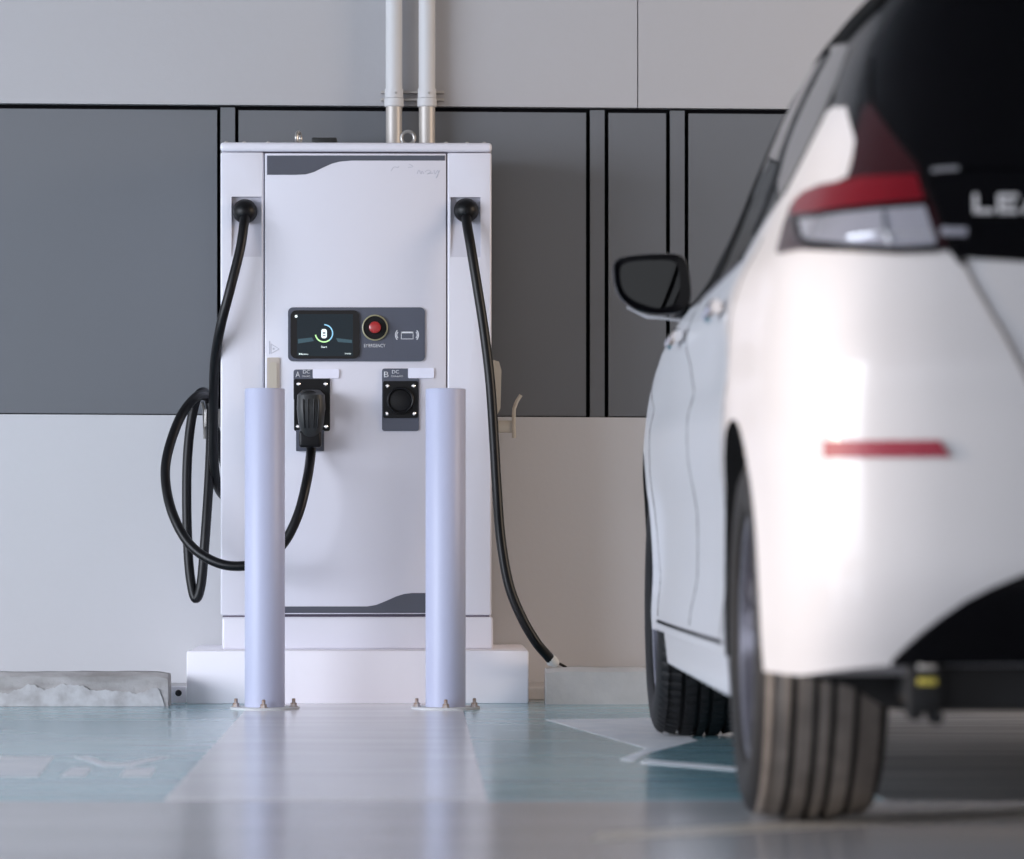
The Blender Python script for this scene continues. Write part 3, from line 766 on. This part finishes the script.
strip('hatch_gap', [(964, 264), (985, 302), (1005, 336), (1024, 372), (1042, 410), (1062, 440)], .0035, M['seamg'], .0005, mode='pix')
strip('sill_gap', [(1.36, .297), (1.8, .295), (2.4, .295), (3.02, .297)], .004, M['black'], .001)
# tail lamps
lamps = patch('tail_lamp', pix([(779, 254), (786, 226), (793, 207), (804, 194), (822, 186), (840, 183), (850, 178), (855, 160), (858, 140), (865, 110), (874, 104), (898, 142), (918, 168), (936, 214), (948, 250), (900, 254), (850, 252), (800, 250)]), M['lens_dred'], car, .006)
patch('red_lens', pix([(795, 219), (799, 202), (812, 192), (832, 187), (866, 180), (918, 178), (926, 205), (880, 208), (850, 213), (812, 218)]), M['lens_red'], lamps, .010)
patch('clear_lens', pix([(803, 222), (820, 219), (860, 214), (926, 209), (938, 246), (900, 249), (850, 247), (808, 243)]), M['lens_clear'], lamps, .010)
strip('lens_divider', [(797, 220), (820, 217.5), (860, 212), (926, 206)], .006, M['gloss'], .009, parent=lamps, mode='pix')
strip('lens_edge', [(800, 222), (803, 238), (812, 246), (850, 249.5), (900, 252), (940, 250)], .006, M['gloss'], .009, parent=lamps, mode='pix')
strip('chrome_bar', [(853, 240), (880, 236), (935, 236)], .003, M['chrome'], .012, parent=lamps, mode='pix')
strip('chrome_bar', [(886, 216), (893, 246)], .003, M['chrome'], .012, parent=lamps, mode='pix')
# lower bumper diffuser
patch('rear_diffuser',
      pix([(893, 659), (905, 647), (922, 632), (940, 618), (965, 601), (990, 588), (1024, 574), (1070, 562), (1130, 556), (cl-1, 552)], closed=False)+[(0, solve(cl-1, 552)[1]), (0, .277), (solve(893, 659)[0], .277)], M['gloss'], car, .009, thick=.012, gt=.125, gz=.012)
patch('reflector', pix([(826, 441), (940, 440.5), (951, 457), (826, 457.5)]), M['refl'], car, .006)
# hatch lettering on the left: chrome letters
def letter(polys, px):
    bm = bmesh.new()
    for pp in polys:
        P = [solve(px+x, 207+y) for x, y in pp]
        prismP = [SW(t, z, -1, .0062) for t, z in P]; q = [SW(t, z, -1, .0125) for t, z in P]
        a = [bm.verts.new(p) for p in prismP]; b = [bm.verts.new(p) for p in q]; n = len(a)
        bm.faces.new(a); bm.faces.new(b[::-1])
        for i in range(n): bm.faces.new((a[i], b[i], b[(i+1) % n], a[(i+1) % n]))
    return obj('badge_letter', bm, M['satin'], car, sm=False)
Lw = 4.0
letter([[(0, -9), (Lw, -9), (Lw, 6), (20, 6), (20, 9), (0, 9)]], 974)
letter([[(0, -9), (Lw, -9), (Lw, 9), (0, 9)], [(Lw, -9), (20, -9), (20, -6), (Lw, -6)], [(Lw, -1.5), (17, -1.5), (17, 1.5), (Lw, 1.5)], [(Lw, 6), (20, 6), (20, 9), (Lw, 9)]], 998)
letter([[(0, 9), (8, -9), (13, -9), (21, 9), (16.5, 9), (10.5, -5), (4.5, 9)]], 1022)
letter([[(0, -9), (Lw, -9), (Lw, 9), (0, 9)], [(Lw, -9), (20, -9), (20, -6), (Lw, -6)], [(Lw, -1.5), (16, -1.5), (16, 1.5), (Lw, 1.5)]], 1048)
# doors: shut lines and handles
strip('door_gap', [(2.12, 1.0), (2.10, .8), (2.12, .5), (2.14, .31)], .0018, M['seamg'], .0003)
strip('door_gap', [(3.22, 1.0), (3.20, .8), (3.14, .5), (3.02, .31)], .0018, M['seamg'], .0003)
strip('door_gap', [(1.0, 1.04), (1.02, .93), (1.18, .80), (1.30, .62), (1.34, .40), (1.36, .31)], .0018, M['seamg'], .0003)
for l_ in (1.30, 2.38):
    strip('door_handle', [(l_-.10, .925), (l_-.06, .93), (l_+.06, .925), (l_+.10, .918)], .013, M['chrome'] if l_ > 0 else 0, .018)
# sills
for s_ in (-1, 1):
    bm = bmesh.new()
    xs = lambda v: RAX.x+s_*v
    n = 24; rings = []
    for k in range(n+1):
        l = 1.27+(3.08-1.27)*k/n; e = min(1, min(k, n-k)/2+.45)
        y = RAX.y+l-L0
        rings.append([bm.verts.new((xs(x), y, z)) for x, z in ((.70, .30), (.862, .286), (.872, .275), (.860+.008*e, .200), (.845, .186), (.70, .186))])
    for a, b in zip(rings, rings[1:]):
        for k in range(6): bm.faces.new((a[k], a[(k+1) % 6], b[(k+1) % 6], b[k]))
    bm.faces.new(rings[0]); bm.faces.new(rings[-1][::-1])
    obj('sill', bm, M['car'], car, ang=50)
# underbody
def cb(name, la0, la1, l0_, l1_, z0_, z1_, m=M['under'], bev=.02):
    return obj(name, B((RAX.x+la0, RAX.y+l0_-L0, z0_), (RAX.x+la1, RAX.y+l1_-L0, z1_), bev), m, car)
cb('floor_pan', -.60, .60, .42, 4.15, .228, .33)
cb('rear_valance', -.655, .655, .14, .455, .222, .42, bev=.02)
for s_ in (-1, 1):
    x_ = lambda v: RAX.x+s_*v
    obj('splash_guard', prism([(x_(.60), RAX.y+.44-L0, .40), (x_(.85), RAX.y+.44-L0, .34), (x_(.82), RAX.y+.44-L0, .270), (x_(.73), RAX.y+.44-L0, .250), (x_(.675), RAX.y+.44-L0, .215), (x_(.60), RAX.y+.44-L0, .205)], (0, .012, 0)), M['under'], car, sm=False)
obj('rear_axle', cyl(RAX+Vector((-.76, .03, .30)), RAX+Vector((.76, .03, .30)), .045, 24), M['under'], car)
# suspension fitting hanging under the rear
SY = RAX.y+.14-L0-.035
sf = obj('suspension_arm', B((R(908, 0, SY).x, SY, R(0, 712, SY).z), (R(943, 0, SY).x, SY+.04, R(0, 660, SY).z), .008), M['under'], car)
for px_, py_ in ((916, 714), (937, 718)):
    obj('bolt_boss', lathe([(.011, 0), (.011, .05)], R(px_, py_, SY), (0, 1, 0), 14), M['under'], sf)
obj('yellow_mark', pbox(918, 678, 937, 685, SY-.003, SY+.002, .001), M['yellow'], sf)
obj('grey_clip', pbox(918, 664, 936, 670, SY-.005, SY+.002, .001), M['steel'], sf)
# headlamps, grille, number plate at the unseen nose
patch('headlamp', lz([(4.25, .66), (4.0, .80), (3.72, .90), (3.78, .84), (4.0, .70), (4.2, .63)]), M['lens_clear'], car, .004)
patch('grille', [(NT-3.2, .62), (NT, .62), (NT, .36), (NT-3.6, .36)], M['gloss'], car, .004)
# mirror
def mirror(s_):
    my = RAX.y+2.66-L0
    def P(px, py, dy=0):
        p = R(px, py, my); x = p.x-RAX.x
        return Vector((RAX.x+(x if s_ < 0 else -x), my+dy, p.z))
    out = [(613, 268), (617, 259), (630, 255), (660, 253), (678, 254), (687, 262), (691, 285), (690, 302), (682, 312), (664, 315), (640, 312), (625, 303), (616, 290)]
    inn = [(620, 271), (624, 264), (636, 261), (658, 260), (672, 261), (678, 267), (680, 284), (678, 298), (672, 305), (658, 308), (642, 304), (629, 297), (622, 287)]
    cx_, cy_ = 652, 285
    O = crom([Vector((x, y, 0)) for x, y in out], 4, True); I = crom([Vector((x, y, 0)) for x, y in inn], 4, True)
    bm = bmesh.new(); rings = []
    for base, k, dy in ((I, 1, .006), (I, 1.0, -.002), (O, .97, -.004), (O, 1.0, .004), (O, .99, .04), (O, .93, .08), (O, .78, .115), (O, .45, .135), (O, .05, .14)):
        rings.append([bm.verts.new(P(cx_+(p.x-cx_)*k, cy_+(p.y-cy_)*k, dy)) for p in base])
    n = len(O)
    for a, b in zip(rings, rings[1:]):
        for k in range(n): bm.faces.new((a[k], a[(k+1) % n], b[(k+1) % n], b[k]))
    bm.faces.new(rings[0]); bm.faces.new(rings[-1])
    h = obj('mirror_housing', bm, M['gloss'], car)
    gl = bmesh.new(); f_ = [gl.verts.new(P(p.x, p.y, .001)) for p in I]; f2 = [gl.verts.new(P(p.x, p.y, .005)) for p in I]
    gl.faces.new(f_); gl.faces.new(f2[::-1])
    for k in range(n): gl.faces.new((f_[k], f_[(k+1) % n], f2[(k+1) % n], f2[k]))
    obj('mirror_glass', gl, M['mirror'], h, sm=False)
    arm = bmesh.new(); rr = []
    for px, py, w_, dd in ((676, 308, 10, .05), (690, 309, 8.5, .05), (702, 311, 7, .05), (716, 312, 7, .05)):
        c = P(px, py, .06); hh = w_/450
        rr.append([arm.verts.new(c+Vector((0, dd*math.cos(a*PI/8), hh*math.sin(a*PI/8)))) for a in range(16)])
    for a, b in zip(rr, rr[1:]):
        for k in range(16): arm.faces.new((a[k], a[(k+1) % 16], b[(k+1) % 16], b[k]))
    arm.faces.new(rr[0]); arm.faces.new(rr[-1])
    obj('mirror_arm', arm, M['gloss'], h)
    obj('mirror_foot', tube([P(628, 306, .03), P(648, 316, .03), P(664, 317, .03), P(700, 322, .05)], [.003, .004, .0035, .003], 10), M['car'], h)
mirror(-1); mirror(1)
# wheels
def tire_bm(c, s_, dusty_lit):
    """c: hub centre, s_: outboard side"""
    bm = bmesh.new(); Rr = .322
    prof = []                             # (x outboard, radius, kind)
    half = .1075
    prof += [(.088, .222, 0), (.098, .226, 0), (.106, .240, 0), (.1085, .262, 0), (.106, .285, 0), (.100, .302, 0), (.092, .312, 1), (.083, .3165, 1)]
    ribs = [(.081, .062), (.053, .021), (.013, -.013), (-.021, -.053), (-.062, -.081)]
    ribs = [(.082, .054), (.043, .018), (.008, -.010), (-.020, -.047), (-.057, -.082)]
    for i, (a_, b_) in enumerate(ribs):
        k = 1 if i in (0, 4) else 2
        ra = Rr-.010*(abs(a_)/.08)**3; rb = Rr-.010*(abs(b_)/.08)**3
        prof += [(a_, ra, k), ((a_+b_)/2, (ra+rb)/2+.0008, k), (b_, rb, k)]
        if i < 4:
            na = ribs[i+1][0]; prof += [(b_-.0005, rb-.013, 0), (na+.0005, rb-.013, 0)]
    prof += [(-.083, .3165, 1), (-.092, .312, 1), (-.100, .302, 0), (-.106, .285, 0), (-.1085, .262, 0), (-.106, .240, 0), (-.098, .226, 0), (-.088, .222, 0)]
    seg = 288; rings = []
    for x, r, k in prof:
        ring = []
        for j in range(seg):
            a_ = 2*PI*(j+(.0 if k != 2 else x*30))/seg
            rr = r
            if k == 1 and j % 4 == 0: rr -= .0012 if dusty_lit else .005
            if k == 2 and j % 4 == 1: rr -= .0004 if dusty_lit else .0026
            ring.append(bm.verts.new((c.x+s_*x*1.07, c.y+rr*math.cos(a_), c.z+rr*math.sin(a_))))
        rings.append(ring)
    for q_ in range(len(rings)-1):
        a_, b_ = rings[q_], rings[q_+1]; mi = 1 if dusty_lit and prof[q_][2] and prof[q_+1][2] else 0
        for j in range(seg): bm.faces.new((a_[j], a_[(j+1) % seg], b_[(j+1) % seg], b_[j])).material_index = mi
    return bm
def wheel(lat, ly, s_, m, z=.322):
    c = RAX+Vector((s_*lat, ly, z))
    tr = obj('wheel', tire_bm(c, s_, m is M['tire_dusty_lit']), [M['tire'], m], car, ang=25)
    ax = (s_, 0, 0)
    rim = lathe([(.224, -.088), (.226, -.08), (.218, -.075), (.205, -.03), (.20, .05), (.212, .078), (.226, .092), (.229, .086), (.230, .097), (.222, .100), (.214, .096), (.206, .070)], c, ax, 72, caps=False)
    # ten slim spokes in five pairs
    for k in range(5):
        for dd in (-.16, .16):
            a0 = 2*PI*k/5+.3; a1 = a0+dd
            u0 = Vector((0, math.cos(a0+dd*.5), math.sin(a0+dd*.5))); u1 = Vector((0, math.cos(a1), math.sin(a1))); axv = Vector(ax)
            tn = Vector((0, -math.sin(a0), math.cos(a0)))
            q = []
            for u, r, x, w_ in ((u0, .04, .066, .020), (u0.lerp(u1, .5), .12, .075, .017), (u1, .214, .088, .019)):
                for dx in (0, -.028):
                    for sg in (-1, 1): q.append(rim.verts.new(c+u.normalized()*r+axv*(x+dx)+tn*(sg*w_)))
            for b_ in (0, 4):
                for i0, i1 in ((0, 1), (1, 3), (3, 2), (2, 0)):
                    rim.faces.new((q[b_+i0], q[b_+i1], q[b_+4+i1], q[b_+4+i0]))
    lathe([(.058, .03), (.062, .066), (.055, .074), (.040, .076)], c, ax, 32, rim)
    obj('rim', rim, M['rim'], tr)
    obj('hub_cap', lathe([(.030, .074), (.030, .082), (.024, .086)], c, ax, 24), M['rimd'], tr)
    obj('brake_disc', lathe([(.15, -.01), (.15, .012), (.07, .012), (.065, .03)], c, ax, 48), M['rimd'], tr)
for s_ in (-1, 1):
    wheel(.764, 0, s_, M['tire_dusty_lit']); wheel(.758, 2.70, s_, M['tire'])
